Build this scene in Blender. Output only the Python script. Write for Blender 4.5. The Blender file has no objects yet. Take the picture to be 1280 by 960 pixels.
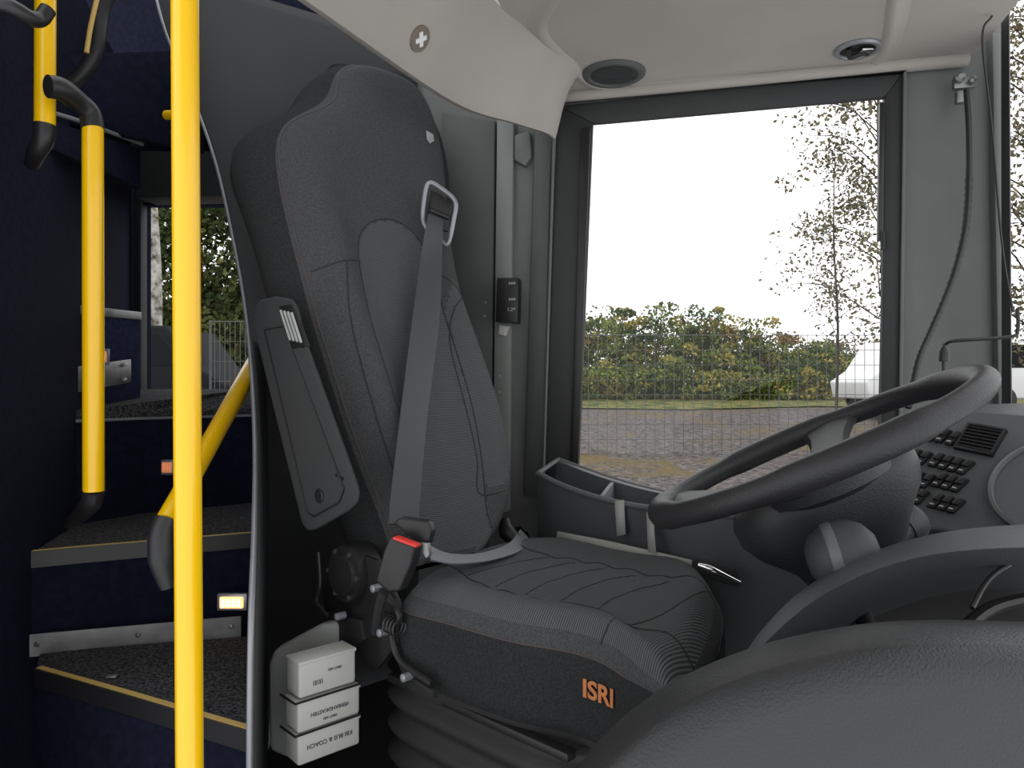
import bpy, bmesh, math, random
from mathutils import Vector, Matrix
from mathutils.bvhtree import BVHTree
random.seed(4)
F=900.0; CZ=1.0
C=Vector((0,0,CZ)); Z=Vector((0,0,1))
def P(px,py,d): return Vector(((px-640)/F*d, d, CZ+(480-py)/F*d))
def ray(px,py): return Vector(((px-640)/F,1,(480-py)/F))
def onpl(px,py,O,n):
    d=ray(px,py); return C+d*((O-C).dot(n)/d.dot(n))
def Zp(px,py,z): return P(px,py,(CZ-z)*F/(py-480))
WD=2.1; WS=.2435
def W(px,py,off=0):
    return P(px,py,(WD-off)/(1+WS*(px-640)/F))
WN=Vector((WS,1,0)).normalized()
WR=Vector((1,-WS,0)).normalized()
# ---------------- materials
def mat(name,col,rough=.5,metal=0,bump=0,bscale=200,var=0,vscale=8,emit=0,col2=None,spec=.5,coat=0,detail=3):
    m=bpy.data.materials.new(name); m.use_nodes=True; nt=m.node_tree; b=nt.nodes['Principled BSDF']
    b.inputs['Base Color'].default_value=(*col,1); b.inputs['Roughness'].default_value=rough
    b.inputs['Metallic'].default_value=metal; b.inputs['Specular IOR Level'].default_value=spec
    b.inputs['Coat Weight'].default_value=coat
    tc=nt.nodes.new('ShaderNodeTexCoord')
    if var or col2:
        n=nt.nodes.new('ShaderNodeTexNoise'); n.inputs['Scale'].default_value=vscale; n.inputs['Detail'].default_value=detail+2
        nt.links.new(tc.outputs['Object'],n.inputs['Vector'])
        r=nt.nodes.new('ShaderNodeValToRGB')
        c2=col2 if col2 else tuple(min(1,c*(1+var)) for c in col)
        c1=col if col2 else tuple(c*(1-var) for c in col)
        r.color_ramp.elements[0].position=.38; r.color_ramp.elements[1].position=.62
        r.color_ramp.elements[0].color=(*c1,1); r.color_ramp.elements[1].color=(*c2,1)
        nt.links.new(n.outputs['Fac'],r.inputs['Fac']); nt.links.new(r.outputs['Color'],b.inputs['Base Color'])
    if bump:
        n=nt.nodes.new('ShaderNodeTexNoise'); n.inputs['Scale'].default_value=bscale; n.inputs['Detail'].default_value=detail
        nt.links.new(tc.outputs['Object'],n.inputs['Vector'])
        bp=nt.nodes.new('ShaderNodeBump'); bp.inputs['Strength'].default_value=bump; bp.inputs['Distance'].default_value=.002
        nt.links.new(n.outputs['Fac'],bp.inputs['Height']); nt.links.new(bp.outputs['Normal'],b.inputs['Normal'])
    if emit:
        b.inputs['Emission Color'].default_value=(*col,1); b.inputs['Emission Strength'].default_value=emit
    return m
def ramp_mat(name,cols,scale,rough=.9,detail=8,lo=.35,hi=.65):
    m=bpy.data.materials.new(name); m.use_nodes=True; nt=m.node_tree; b=nt.nodes['Principled BSDF']
    b.inputs['Roughness'].default_value=rough; b.inputs['Specular IOR Level'].default_value=.2
    g=nt.nodes.new('ShaderNodeNewGeometry'); n=nt.nodes.new('ShaderNodeTexNoise')
    n.inputs['Scale'].default_value=scale; n.inputs['Detail'].default_value=detail; n.inputs['Roughness'].default_value=.6
    nt.links.new(g.outputs['Position'],n.inputs['Vector'])
    r=nt.nodes.new('ShaderNodeValToRGB'); e=r.color_ramp.elements
    k=len(cols)
    e[0].position=lo; e[0].color=(*cols[0],1); e[1].position=hi; e[1].color=(*cols[-1],1)
    for i in range(1,k-1):
        x=e.new(lo+(hi-lo)*i/(k-1)); x.color=(*cols[i],1)
    nt.links.new(n.outputs['Fac'],r.inputs['Fac']); nt.links.new(r.outputs['Color'],b.inputs['Base Color'])
    return m
def ribmat(name,c1,c2,scale):
    m=bpy.data.materials.new(name); m.use_nodes=True; nt=m.node_tree; b=nt.nodes['Principled BSDF']
    b.inputs['Roughness'].default_value=.95; b.inputs['Specular IOR Level'].default_value=.12
    uv=nt.nodes.new('ShaderNodeUVMap'); uv.uv_map='UVMap'
    w=nt.nodes.new('ShaderNodeTexWave'); w.bands_direction='Y'; w.inputs['Scale'].default_value=scale; w.inputs['Distortion'].default_value=.6
    nt.links.new(uv.outputs['UV'],w.inputs['Vector'])
    r=nt.nodes.new('ShaderNodeValToRGB'); r.color_ramp.elements[0].color=(*c1,1); r.color_ramp.elements[1].color=(*c2,1)
    nt.links.new(w.outputs['Fac'],r.inputs['Fac']); nt.links.new(r.outputs['Color'],b.inputs['Base Color'])
    bp=nt.nodes.new('ShaderNodeBump'); bp.inputs['Strength'].default_value=.6; bp.inputs['Distance'].default_value=.002
    nt.links.new(w.outputs['Fac'],bp.inputs['Height']); nt.links.new(bp.outputs['Normal'],b.inputs['Normal'])
    return m
def groundmat():
    m=bpy.data.materials.new('gravel_ground'); m.use_nodes=True; nt=m.node_tree; b=nt.nodes['Principled BSDF']
    b.inputs['Roughness'].default_value=.9; b.inputs['Specular IOR Level'].default_value=.15
    g=nt.nodes.new('ShaderNodeNewGeometry')
    def nz(s,d,cols,p0,p1):
        n=nt.nodes.new('ShaderNodeTexNoise'); n.inputs['Scale'].default_value=s; n.inputs['Detail'].default_value=d; n.inputs['Roughness'].default_value=.75
        nt.links.new(g.outputs['Position'],n.inputs['Vector']); r=nt.nodes.new('ShaderNodeValToRGB')
        r.color_ramp.elements[0].position=p0; r.color_ramp.elements[1].position=p1
        r.color_ramp.elements[0].color=(*cols[0],1); r.color_ramp.elements[1].color=(*cols[1],1)
        nt.links.new(n.outputs['Fac'],r.inputs['Fac']); return r.outputs['Color']
    base=nz(9,10,[(.035,.03,.028),(.19,.165,.16)],.40,.62)
    leaf=nz(14,8,[(.20,.11,.04),(.09,.10,.035)],.4,.6)
    mask=nz(.45,9,[(0,0,0),(.8,.8,.8)],.50,.62)
    mx=nt.nodes.new('ShaderNodeMix'); mx.data_type='RGBA'
    nt.links.new(mask,mx.inputs[0]); nt.links.new(base,mx.inputs[6]); nt.links.new(leaf,mx.inputs[7]); nt.links.new(mx.outputs[2],b.inputs['Base Color'])
    return m
M={}
M['fabric']=mat('seat_fabric',(.064,.066,.068),1.0,bump=.8,bscale=500,var=.22,vscale=420,spec=.08)
M['fabric_dark']=mat('seat_side_fabric',(.028,.029,.030),1.0,bump=.6,bscale=500,var=.2,vscale=300,spec=.08)
M['rib']=ribmat('ribbed_seat_fabric',(.046,.048,.051),(.130,.134,.138),85)
M['stitch']=mat('stitch_thread',(.075,.06,.055),.8)
M['black']=mat('black_plastic',(.012,.012,.013),.45,bump=.1,bscale=300)
M['blackm']=mat('black_matte',(.014,.014,.015),.7)
M['framek']=mat('window_frame_black',(.022,.023,.024),.6)
M['soft']=mat('black_soft_leather',(.020,.020,.022),.5,bump=.4,bscale=260,spec=.4)
M['dash']=mat('dash_plastic',(.085,.09,.095),.55,bump=.25,bscale=350,spec=.4)
M['dashm']=mat('dash_mid_plastic',(.052,.055,.058),.55,bump=.25,bscale=350,spec=.4)
M['dashd']=mat('dash_dark_plastic',(.028,.029,.031),.45,bump=.5,bscale=420,spec=.4)
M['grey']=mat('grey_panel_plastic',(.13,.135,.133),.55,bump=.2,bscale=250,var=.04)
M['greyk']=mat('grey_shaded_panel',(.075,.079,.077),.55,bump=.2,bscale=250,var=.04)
M['greyd']=mat('dark_grey_panel',(.036,.038,.039),.6,bump=.2,bscale=250,var=.06)
M['greyl']=mat('grey_edge_highlight',(.19,.2,.19),.5)  # paler grey paints the highlight along the pillar edge strip
M['hold']=mat('holder_grey_plastic',(.24,.25,.24),.5)
M['mark']=mat('pale_marking',(.35,.36,.35),.5)
M['ring']=mat('gauge_ring_grey',(.12,.125,.13),.4)
M['arm']=mat('armrest_plastic',(.040,.042,.044),.6,bump=.3,bscale=400,spec=.3)
M['ceil']=mat('ceiling_panel',(.35,.327,.297),.8,bump=.15,bscale=200,var=.03,vscale=5)
M['yellow']=mat('yellow_paint',(.86,.50,.0),.28,coat=.4)
M['yellow2']=mat('yellow_nosing',(.55,.37,.10),.5)
M['navy']=mat('navy_carpet_wall',(.007,.0085,.020),.95,bump=.7,bscale=300,var=.2,vscale=60,spec=.1)
M['navyl']=mat('navy_panel_light',(.018,.023,.060),.95,bump=.7,bscale=300,var=.2,vscale=60,spec=.1)
M['carpet']=mat('step_carpet',(.014,.014,.015),.95,bump=1,bscale=160,col2=(.08,.08,.085),vscale=160,spec=.1)
M['metal']=mat('brushed_aluminium',(.28,.28,.28),.45,metal=.8,bump=.1,bscale=80,var=.15,vscale=20)
M['chrome']=mat('chrome',(.7,.7,.71),.18,metal=1)
M['silver']=mat('silver_plastic',(.28,.29,.31),.35,metal=.4)
M['part']=mat('partition_black',(.02,.021,.023),.7,bump=.2,bscale=200)
M['white']=mat('white_plastic',(.52,.52,.49),.5)
M['whitep']=mat('white_paint',(.75,.75,.75),.3)
M['text']=mat('printed_ink',(.08,.08,.09),.6)
M['orange']=mat('orange_embroidery',(.50,.18,.06),.8,bump=.5,bscale=600)
M['red']=mat('red_button',(.7,.03,.02),.4)
M['belt']=mat('belt_webbing',(.050,.052,.055),.5,bump=.3,bscale=700)
M['beltl']=mat('belt_webbing_light',(.15,.16,.17),.4,bump=.3,bscale=700)
M['bronze']=mat('bronze_knob',(.16,.135,.105),.45)
M['lamp']=mat('step_lamp_glow',(1,.5,.2),.4,emit=1.6)
M['lamph']=mat('step_lamp_core',(1,.8,.5),.4,emit=5)
M['lampo']=mat('orange_lamp_glow',(.7,.25,.12),.4,emit=.5)
M['tape']=mat('masking_tape',(.28,.28,.26),.7)
M['rubber']=mat('rubber',(.018,.018,.019),.65)
M['dial']=mat('dial_face',(.10,.11,.12),.35)
M['carglass']=mat('car_glass',(.008,.01,.012),.6,spec=.1)
M['darkcar']=mat('dark_car_paint',(.012,.013,.015),.7,spec=.1)
M['bark']=ramp_mat('birch_bark',[(.06,.05,.04),(.35,.33,.3),(.5,.48,.45)],6)
M['wood']=mat('branch_bark',(.06,.05,.04),.9,spec=.1)
def leafm(n,c): return ramp_mat(n,[tuple(x*.5 for x in c),c,tuple(min(1,x*1.3) for x in c)],2.5,detail=4)
M['ly']=leafm('yellow_leaves',(.34,.29,.07)); M['lg']=leafm('olive_green_leaves',(.16,.20,.05)); M['lo']=leafm('orange_leaves',(.30,.20,.07)); M['ldg']=leafm('deep_green_leaves',(.08,.115,.035))
M['leafd']=ramp_mat('tree_leaves',[(.09,.085,.05),(.17,.15,.085),(.22,.17,.10)],1.2,detail=6)
M['leafdk']=ramp_mat('dark_green_leaves',[(.02,.035,.012),(.06,.08,.025),(.13,.13,.04)],1.2,detail=6)
M['gravel']=groundmat()
M['grass']=ramp_mat('leaf_strewn_grass',[(.05,.07,.02),(.12,.14,.045),(.20,.15,.06),(.08,.11,.03)],1.8,detail=12,lo=.4,hi=.6)
M['wire']=mat('fence_wire',(.09,.09,.085),.5)
def glassmat():
    m=bpy.data.materials.new('window_glass'); m.use_nodes=True; nt=m.node_tree; nt.nodes.clear()
    o=nt.nodes.new('ShaderNodeOutputMaterial'); t=nt.nodes.new('ShaderNodeBsdfTransparent'); g=nt.nodes.new('ShaderNodeBsdfGlossy')
    g.inputs['Roughness'].default_value=.02; x=nt.nodes.new('ShaderNodeMixShader'); x.inputs[0].default_value=.02
    nt.links.new(t.outputs[0],x.inputs[1]); nt.links.new(g.outputs[0],x.inputs[2]); nt.links.new(x.outputs[0],o.inputs[0]); return m
M['glass']=glassmat()
# ---------------- builders
LOC={}
def setp(o,parent,label,cat,kind,group):
    if parent is not None:
        o.parent=parent
    if label: o['label']=label
    if cat: o['category']=cat
    if kind: o['kind']=kind
    if group: o['group']=group
def emp(name,loc,label=None,cat=None,kind=None,group=None,parent=None):
    o=bpy.data.objects.new(name,None); o.empty_display_size=.05
    bpy.context.scene.collection.objects.link(o); LOC[o.name]=Vector(loc)
    o.location=Vector(loc)-(LOC[parent.name] if parent else Vector((0,0,0)))
    setp(o,parent,label,cat,kind,group); return o
def spline(pts,seg=8,closed=False):
    pts=[Vector(p) for p in pts]; n=len(pts); out=[]
    rng=range(n if closed else n-1)
    for i in rng:
        if closed: a,b,c,d=pts[(i-1)%n],pts[i],pts[(i+1)%n],pts[(i+2)%n]
        else:
            b,c=pts[i],pts[i+1]; a=pts[i-1] if i>0 else b*2-c; d=pts[i+2] if i+2<n else c*2-b
        for k in range(seg):
            t=k/seg; out.append(.5*((2*b)+(c-a)*t+(2*a-5*b+4*c-d)*t*t+(3*b-a-3*c+d)*t**3))
    if not closed: out.append(pts[-1])
    return out
class G:
    def __init__(s): s.v=[];s.f=[];s.m=[];s.uv=[]
    def add(s,vs,fs,mi=0):
        o=len(s.v); s.v+= [Vector(v) for v in vs]
        for f in fs: s.f.append(tuple(i+o for i in f)); s.m.append(mi)
        return s
    def bm(s,bm,mi=0):
        bm.verts.index_update(); s.add([v.co.copy() for v in bm.verts],[[v.index for v in f.verts] for f in bm.faces],mi); bm.free(); return s
    def tube(s,pts,r,n=12,mi=0,closed=False,seg=0,flat=1,up=None):
        pts=[Vector(p) for p in pts]
        rr=r if isinstance(r,(list,tuple)) else [r]*len(pts)
        if seg:
            m=len(pts); pts2=spline(pts,seg,closed); r2=[]
            for i in range(len(pts2)):
                t=i/seg; a=int(t)%m if closed else min(int(t),m-1); b=(a+1)%m if closed else min(a+1,m-1); r2.append(rr[a]*(1-(t-int(t)))+rr[b]*(t-int(t)))
            pts,rr=pts2,r2
        m=len(pts); rings=[]; nrm=None
        for i in range(m):
            if closed: T=(pts[(i+1)%m]-pts[i-1])
            else: T=pts[min(i+1,m-1)]-pts[max(i-1,0)]
            T.normalize()
            if up is not None: nrm=(Vector(up)-T*T.dot(up)).normalized()
            elif nrm is None:
                a=Z if abs(T.z)<.9 else Vector((1,0,0)); nrm=(a-T*a.dot(T)).normalized()
            else: nrm=(nrm-T*nrm.dot(T)).normalized()
            b=T.cross(nrm)
            rings.append([pts[i]+(nrm*math.cos(2*math.pi*k/n)*flat+b*math.sin(2*math.pi*k/n))*rr[i] for k in range(n)])
        s.grid(rings,mi,True,closed)
        if not closed:
            o=len(s.v)-m*n
            s.f.append(tuple(o+k for k in range(n))); s.m.append(mi)
            s.f.append(tuple(o+(m-1)*n+k for k in range(n))); s.m.append(mi)
        return s
    def grid(s,rows,mi=0,cu=False,cv=False):
        n=len(rows[0]); m=len(rows); fs=[]
        for i in range(m if cv else m-1):
            for k in range(n if cu else n-1):
                fs.append((i*n+k,i*n+(k+1)%n,((i+1)%m)*n+(k+1)%n,((i+1)%m)*n+k))
        return s.add([p for r in rows for p in r],fs,mi)
    def lathe(s,c,ax,prof,n=32,mi=0,e=1):
        ax=Vector(ax).normalized(); a=Z if abs(ax.z)<.9 else Vector((1,0,0)); u=(a-ax*a.dot(ax)).normalized(); w=ax.cross(u); c=Vector(c)
        rows=[[c+ax*h+(u*math.cos(2*math.pi*k/n)+w*e*math.sin(2*math.pi*k/n))*max(r,1e-5) for k in range(n)] for r,h in prof]
        return s.grid(rows,mi,True)
    def box(s,c,sx,sy,sz,ax=None,bev=0,mi=0,seg=2):
        b=bmesh.new(); bmesh.ops.create_cube(b,size=1)
        for v in b.verts: v.co=Vector((v.co.x*sx,v.co.y*sy,v.co.z*sz))
        if bev: bmesh.ops.bevel(b,geom=list(b.edges),offset=bev,segments=seg,affect='EDGES',profile=.5)
        ex,ey,ez=ax if ax else (Vector((1,0,0)),Vector((0,1,0)),Z)
        for v in b.verts: v.co=Vector(c)+ex*v.co.x+ey*v.co.y+ez*v.co.z
        return s.bm(b,mi)
    def prism(s,poly,vec,bev=0,mi=0,seg=2):
        b=bmesh.new(); vec=Vector(vec); n=len(poly)
        a=[b.verts.new(Vector(p)) for p in poly]; c=[b.verts.new(Vector(p)+vec) for p in poly]
        b.faces.new(a); b.faces.new(list(reversed(c)))
        for i in range(n): b.faces.new((a[i],c[i],c[(i+1)%n],a[(i+1)%n]))
        bmesh.ops.recalc_face_normals(b,faces=list(b.faces))
        if bev: bmesh.ops.bevel(b,geom=list(b.edges),offset=bev,segments=seg,affect='EDGES',profile=.5)
        return s.bm(b,mi)
    def make(s,name,mats,parent=None,label=None,cat=None,kind=None,group=None,smooth=True,uv=None,ang=38):
        if not isinstance(mats,(list,tuple)): mats=[mats]
        lo=Vector([min(v[i] for v in s.v) for i in range(3)]); hi=Vector([max(v[i] for v in s.v) for i in range(3)])
        c=Vector(((lo.x+hi.x)/2,(lo.y+hi.y)/2,lo.z))
        me=bpy.data.meshes.new(name); me.from_pydata([v-c for v in s.v],[],s.f)
        for m in mats: me.materials.append(M[m])
        me.polygons.foreach_set('material_index',s.m)
        if uv:
            l=me.uv_layers.new(name='UVMap')
            for lp in me.loops: l.data[lp.index].uv=uv[lp.vertex_index]
        b=bmesh.new(); b.from_mesh(me); bmesh.ops.recalc_face_normals(b,faces=list(b.faces))
        for f in b.faces: f.smooth=smooth
        if smooth:
            for e in b.edges:
                if len(e.link_faces)==2 and e.calc_face_angle(0)>math.radians(ang): e.smooth=False
        b.to_mesh(me); b.free()
        o=bpy.data.objects.new(name,me); bpy.context.scene.collection.objects.link(o); LOC[o.name]=c.copy()
        o.location=c-(LOC[parent.name] if parent else Vector((0,0,0)))
        setp(o,parent,label,cat,kind,group); return o
def text(name,s,c,ex,ey,size,m,parent,ext=.0006,label=None):
    cu=bpy.data.curves.new(name,'FONT'); cu.body=s; cu.size=size; cu.extrude=ext; cu.align_x='CENTER'; cu.align_y='CENTER'; cu.offset=size*.01
    t=bpy.data.objects.new(name+'_t',cu); bpy.context.scene.collection.objects.link(t)
    dg=bpy.context.evaluated_depsgraph_get(); me=bpy.data.meshes.new_from_object(t.evaluated_get(dg))
    bpy.data.objects.remove(t)
    ez=ex.cross(ey); g=G(); g.add([Vector(c)+ex*v.co.x+ey*v.co.y+ez*v.co.z for v in me.vertices],[list(p.vertices) for p in me.polygons])
    return g.make(name,m,parent=parent,smooth=False,label=label)
def V(*a): return Vector(a)

# ================= SHELL
g=G()
def wq(px0,px1,y0,y1,th=.04,mi=0,off=0,bev=0):
    g.prism([W(px0,y0,off),W(px1,y0,off),W(px1,y1,off),W(px0,y1,off)],WN*th,bev,mi)
wq(505,694,60,1180); wq(1128,1262,20,1180); wq(694,1128,20,96); wq(694,1128,630,1180)
g.prism([W(694,90),W(1128,90),W(1128,92),W(694,134)],WN*.04)
g.prism([W(621,150,.028),W(642,150,.028),W(636,640,.028),W(615,640,.028)],WN*.03,.004,1)
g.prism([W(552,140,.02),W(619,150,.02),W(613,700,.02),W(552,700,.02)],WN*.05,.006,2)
g.prism([W(642,168,.026),W(662,162,.026),W(664,196,.026),W(656,208,.026),W(642,200,.026)],WN*.03,.008,0)
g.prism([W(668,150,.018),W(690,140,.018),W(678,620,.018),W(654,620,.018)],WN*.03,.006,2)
g.prism([W(1240,40,.03),W(1262,40,.03),W(1262,520,.03),W(1248,520,.03)],WN*.05,.008,0)
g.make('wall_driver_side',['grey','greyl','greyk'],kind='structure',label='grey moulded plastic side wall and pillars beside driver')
# window 1
w1=emp('window_1',W(900,620),kind='structure',label='large driver side window in thick black frame')
g=G(); out=[(696,131),(1130,90),(1122,640),(680,640)]; inn=[(741,154),(1106,121),(1101,622),(722,612)]
for i in range(4):
    j=(i+1)%4; g.prism([W(*out[i],.02),W(*out[j],.02),W(*inn[j],.02),W(*inn[i],.02)],WN*.022,.003)
g.make('window_frame','framek',parent=w1)
g=G(); g.tube([W(x,y,.028) for x,y in [(694,131),(1131,90),(1124,640),(678,640)]],.006,8,closed=True)
g.make('frame_seal','grey',parent=w1,label='grey rubber seal strip')
g=G(); g.prism([W(1100,128,.035),W(1106,128,.035),W(1103,300,.035),W(1098,300,.035)],WN*.02,.001); g.tube([W(1104,290,.04),W(1104,312,.04)],.006)
g.prism([W(727,160,.03),W(738,158,.03),W(722,600,.03),W(712,600,.03)],WN*.015,.002)
g.make('window_latch','black',parent=w1)
g=G(); g.add([W(x,y,0) for x,y in [(735,148),(1112,115),(1108,628),(716,618)]],[(0,1,2,3)]); g.make('glass_pane','glass',parent=w1)
# passenger wall + window 2
g=G(); wq(-150,178,-250,1300,.04); wq(178,420,-250,256,.04); wq(178,420,492,1300,.04); wq(330,505,256,492)
g.make('wall_passenger_side','navy',kind='structure',label='navy carpeted passenger side wall')
w2=emp('window_2',W(245,492),kind='structure',label='passenger side window seen past stair rails')
g=G(); o2=[(168,246),(345,246),(345,500),(168,500)]; i2=[(176,252),(337,252),(337,493),(176,493)]
for i in range(4):
    j=(i+1)%4; g.prism([W(*o2[i],.01),W(*o2[j],.01),W(*i2[j],.01),W(*i2[i],.01)],WN*.03,.003)
g.make('window_frame','framek',parent=w2)
g=G(); g.add([W(x,y,-.02) for x,y in [(172,248),(345,248),(345,498),(172,498)]],[(0,1,2,3)]); g.make('glass_pane','glass',parent=w2)
# stairwell side wall
g=G(); a=V(-.86,1.05,0); b=V(-1.27,2.40,0)
g.prism([a,b,b+Z*2.0,a+Z*2.0],V(-.05,-.01,0))
g.prism([V(-.86,1.05,0),V(-.86,1.05,2),V(-1.25,.8,2),V(-1.25,.8,0)],V(-.02,.03,0))
g.make('wall_stairwell','navy',kind='structure',label='dark navy carpeted stairwell side wall')
# partition + trim
trim=[(188,-40,1.75),(208,40,1.75),(245,130,1.75),(272,210,1.75),(292,300,1.75),(306,380,1.72),(315,470,1.65),(319,560,1.5),(318,660,1.3),(314,780,1.15),(312,960,1.12),(312,1200,1.12)]
tp=spline([P(*t) for t in trim],6)
g=G(); rows=[]
for p in tp:
    k=min(1,max(0,(p.y-1.12)/.6)); mid=V(-.637+.02,1.80,p.z)
    corner=V(-.287,2.15,p.z)
    q=p.lerp(mid,.5) if k<1 else p.lerp(corner,.3)
    if p.z>1.1: q=p.lerp(corner,.33); mid=p.lerp(corner,.6)
    rows.append([p,q,mid,mid.lerp(corner,.5),corner])
g.grid(rows)
o=g.make('wall_rear_partition','part',kind='structure',label='black partition panel behind driver seat',ang=60)
md=o.modifiers.new('th','SOLIDIFY'); md.thickness=.012
g=G(); g.tube([P(*t) for t in trim],.0055,10,seg=6); g.make('trim_1','silver',kind='structure',label='curved grey metal edge trim of partition')
# ceiling
g=G()
lip=[V(-.62,.78,0),V(-.50,1.0,0),V(-.371,1.24,0),V(-.15,1.69,0),V(0,1.83,0),V(.085,1.90,0),V(.11,1.95,0),V(.115,2.0,0)]
lp=spline(lip,8)
rows=[]
prof=[(-.035,1.05),(-.03,.74),(-.02,.685),(0,.662),(.015,.66),(.03,.675),(.05,.705),(.08,.75),(.11,.785),(.14,.808),(.17,.822)]
for i,p in enumerate(lp):
    T=(lp[min(i+1,len(lp)-1)]-lp[max(i-1,0)]).normalized(); R=V(T.y,-T.x,0)
    e=min(1,(len(lp)-1-i)/30); ws=.16+.84*e
    ez=min(1,(len(lp)-1-i)/12); ez=math.sqrt(max(0,1-(1-ez)**2))
    row=[]
    for w,z in prof:
        row.append(V(p.x,p.y,0)+R*w*ws+Z*(CZ+z+(.822-z)*(1-ez)*.35*(z<.822)))
    rows.append(row)
g.grid(rows)
g.prism([V(-.9,-.7,CZ+.821),V(-.46,.45,CZ+.821),V(-.30,1.0,CZ+.821),V(-.05,1.45,CZ+.821),V(.05,1.9,CZ+.821),V(.05,2.12,CZ+.821),V(1.16,1.86,CZ+.821),V(1.13,1.7,CZ+.821),V(1.06,1.45,CZ+.821),V(.9,.45,CZ+.821),V(.8,-.7,CZ+.821)],Z*.05)  # slab extended unseen past the camera to cut the flat fill light
g.tube([V(.09,2.05,CZ+.812),V(.6,1.93,CZ+.812),V(1.14,1.80,CZ+.812)],.018,10)
g.make('ceiling',['ceil'],kind='structure',label='light grey moulded overhead ceiling panel',ang=50)
bvh=BVHTree.FromPolygons(g.v,g.f)
def Zc(px,py,z=.816): return P(px,py,z*F/(480-py))
g=G(); rp=spline([Zc(*t,.82) for t in [(760,-90),(720,-40),(690,0),(674,30),(680,50),(705,76),(732,101),(756,110),(800,108),(940,96),(1075,83),(1100,73),(1112,48),(1120,5),(1130,-60),(1120,-100)]],5)
rc=sum(rp,V(0,0,0))/len(rp); rows=[]
for p in rp:
    d=(p-rc); d.z=0; d.normalize()
    rows.append([p+d*.03+Z*.001,p+d*.012-Z*.002,p+d*.004-Z*.006,p-d*.004-Z*.007,p-d*.012-Z*.004,p-d*.02+Z*.001])
g.grid(rows)
g.make('trim_2','ceil',kind='structure',label='raised moulding edge of ceiling recess',ang=80)
# floor
g=G(); g.prism([V(-.40,.9,.18),V(1.4,.2,.18),V(1.4,1.72,.18),V(-.25,2.10,.18),V(-.58,1.78,.18)],Z*-.05)
g.make('floor','blackm',kind='structure',label='dark driver platform floor')
g=G(); g.prism([V(-1.3,.3,.0),V(-.38,.3,.0),V(-.66,1.8,.0),V(-.66,2.2,.0),V(-1.3,2.35,.0)],Z*-.05); g.make('floor_stairwell','carpet',kind='structure',label='black carpet entrance floor')

# ================= ceiling fittings
def disc_fit(name,px,py,r,mats,label,cat,broken=False):
    c=Zc(px,py,.82); e=emp(name,c,label=label,cat=cat)
    G().lathe(c,-Z,[(r,0),(r,.003),(r*.93,.007),(r*.78,.007),(r*.74,.004),(r*.74,0)],40).make('outer_ring',mats[0],parent=e)
    g=G()
    if not broken:
        g.lathe(c,-Z,[(r*.75,.002),(r*.6,.003),(r*.3,.004),(0,.004)],32)
        for k in range(-5,6):
            w=math.sqrt(max(.01,.62*.62-(k*.11)**2))*r; g.box(c+V(0,k*.11*r,-.005),2*w,.003,.003)
    else:
        g.lathe(c,-Z,[(r*.75,.001),(0,.001)],32); g.tube([c+V(-r*.5,-r*.2,-.004),c+V(-.2*r,r*.3,-.014),c+V(.3*r,.1*r,-.008),c+V(.6*r,.3*r,-.005)],.006,8,seg=4)
        g.box(c+V(r*.3,-.01,-.008),r*.5,.02,.006,bev=.002,mi=1)
    g.make('grille' if not broken else 'lamp_socket',mats[1:],parent=e)
disc_fit('ceiling_speaker',767,92,.084,['greyk','greyd'],'round dark grey speaker grille set in ceiling panel','speaker')
disc_fit('ceiling_lamp_socket',1072,61,.054,['silver','black','chrome'],'round chrome-rimmed empty lamp fitting with loose insides','ceiling light',True)
hit=bvh.ray_cast(C,ray(524,48).normalized())
kc=hit[0] if hit[0] is not None else P(524,48,1.48); kn=hit[1] if hit[0] is not None else V(0,-.6,-.8)
if kn.dot(ray(524,48))>0: kn=-kn
kn.normalize()
e=emp('emergency_knob',kc,label='round bronze knob with white cross on overhead panel',cat='knob')
G().lathe(kc,kn,[(.027,-.02),(.027,.003),(.026,.005),(0,.0055)],32).make('knob_disc','bronze',parent=e)
ex=V(1,.2,0); ex=(ex-kn*ex.dot(kn)).normalized(); ey=kn.cross(ex).normalized()
ia=math.radians(5)
r1=(ex*math.cos(ia)+ey*math.sin(ia)).normalized(); r2=kn.cross(r1)
g=G(); g.box(kc+kn*.006,.030,.0095,.002,(r1,r2,kn)); g.box(kc+kn*.006,.0095,.030,.0021,(r1,r2,kn)); g.make('white_cross','whitep',parent=e,label='white cross symbol')

# ================= SEAT
ang=math.radians(43); fw=V(math.cos(ang),-math.sin(ang),0); la=V(math.sin(ang),math.cos(ang),0)
O=V(-.095,1.495,CZ-.376); rho=math.radians(21)
au=-fw*math.sin(rho)+Z*math.cos(rho); nn=fw*math.cos(rho)+Z*math.sin(rho)
seat=emp('driver_seat',O+Z*(-.44),label='black and grey fabric driver seat with belt and raised armrest',cat='seat')
def st(px,py):
    Q=onpl(px,py,O,nn)-O; return Q.dot(la),Q.dot(au)
near=[(436,81),(427,83),(419,91),(414,106),(410,121),(397,133),(375,142),(356,153),(346,170),(343,200),(350,245),(361,295),(374,345),(388,400),(405,455),(425,520),(448,585),(470,640),(492,700),(505,735)]
far=[(452,81),(475,87),(500,100),(522,118),(538,140),(547,165),(552,190),(555,215),(558,250),(562,300),(568,340),(579,385),(595,430),(611,478),(624,525),(631,565),(632,610),(628,645),(617,668),(600,690)]
nst=[st(*p) for p in near]; fst=[st(*p) for p in far]
def interp(lst,t):
    l=sorted(lst,key=lambda a:a[1])
    if t<=l[0][1]: return l[0][0]
    for i in range(len(l)-1):
        if l[i][1]<=t<=l[i+1][1]:
            k=(t-l[i][1])/max(1e-6,l[i+1][1]-l[i][1]); return l[i][0]*(1-k)+l[i+1][0]*k
    return l[-1][0]
tm=min(max(t for s,t in nst),max(t for s,t in fst)); t0=max(min(t for s,t in nst),min(t for s,t in fst))+.0
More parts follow.
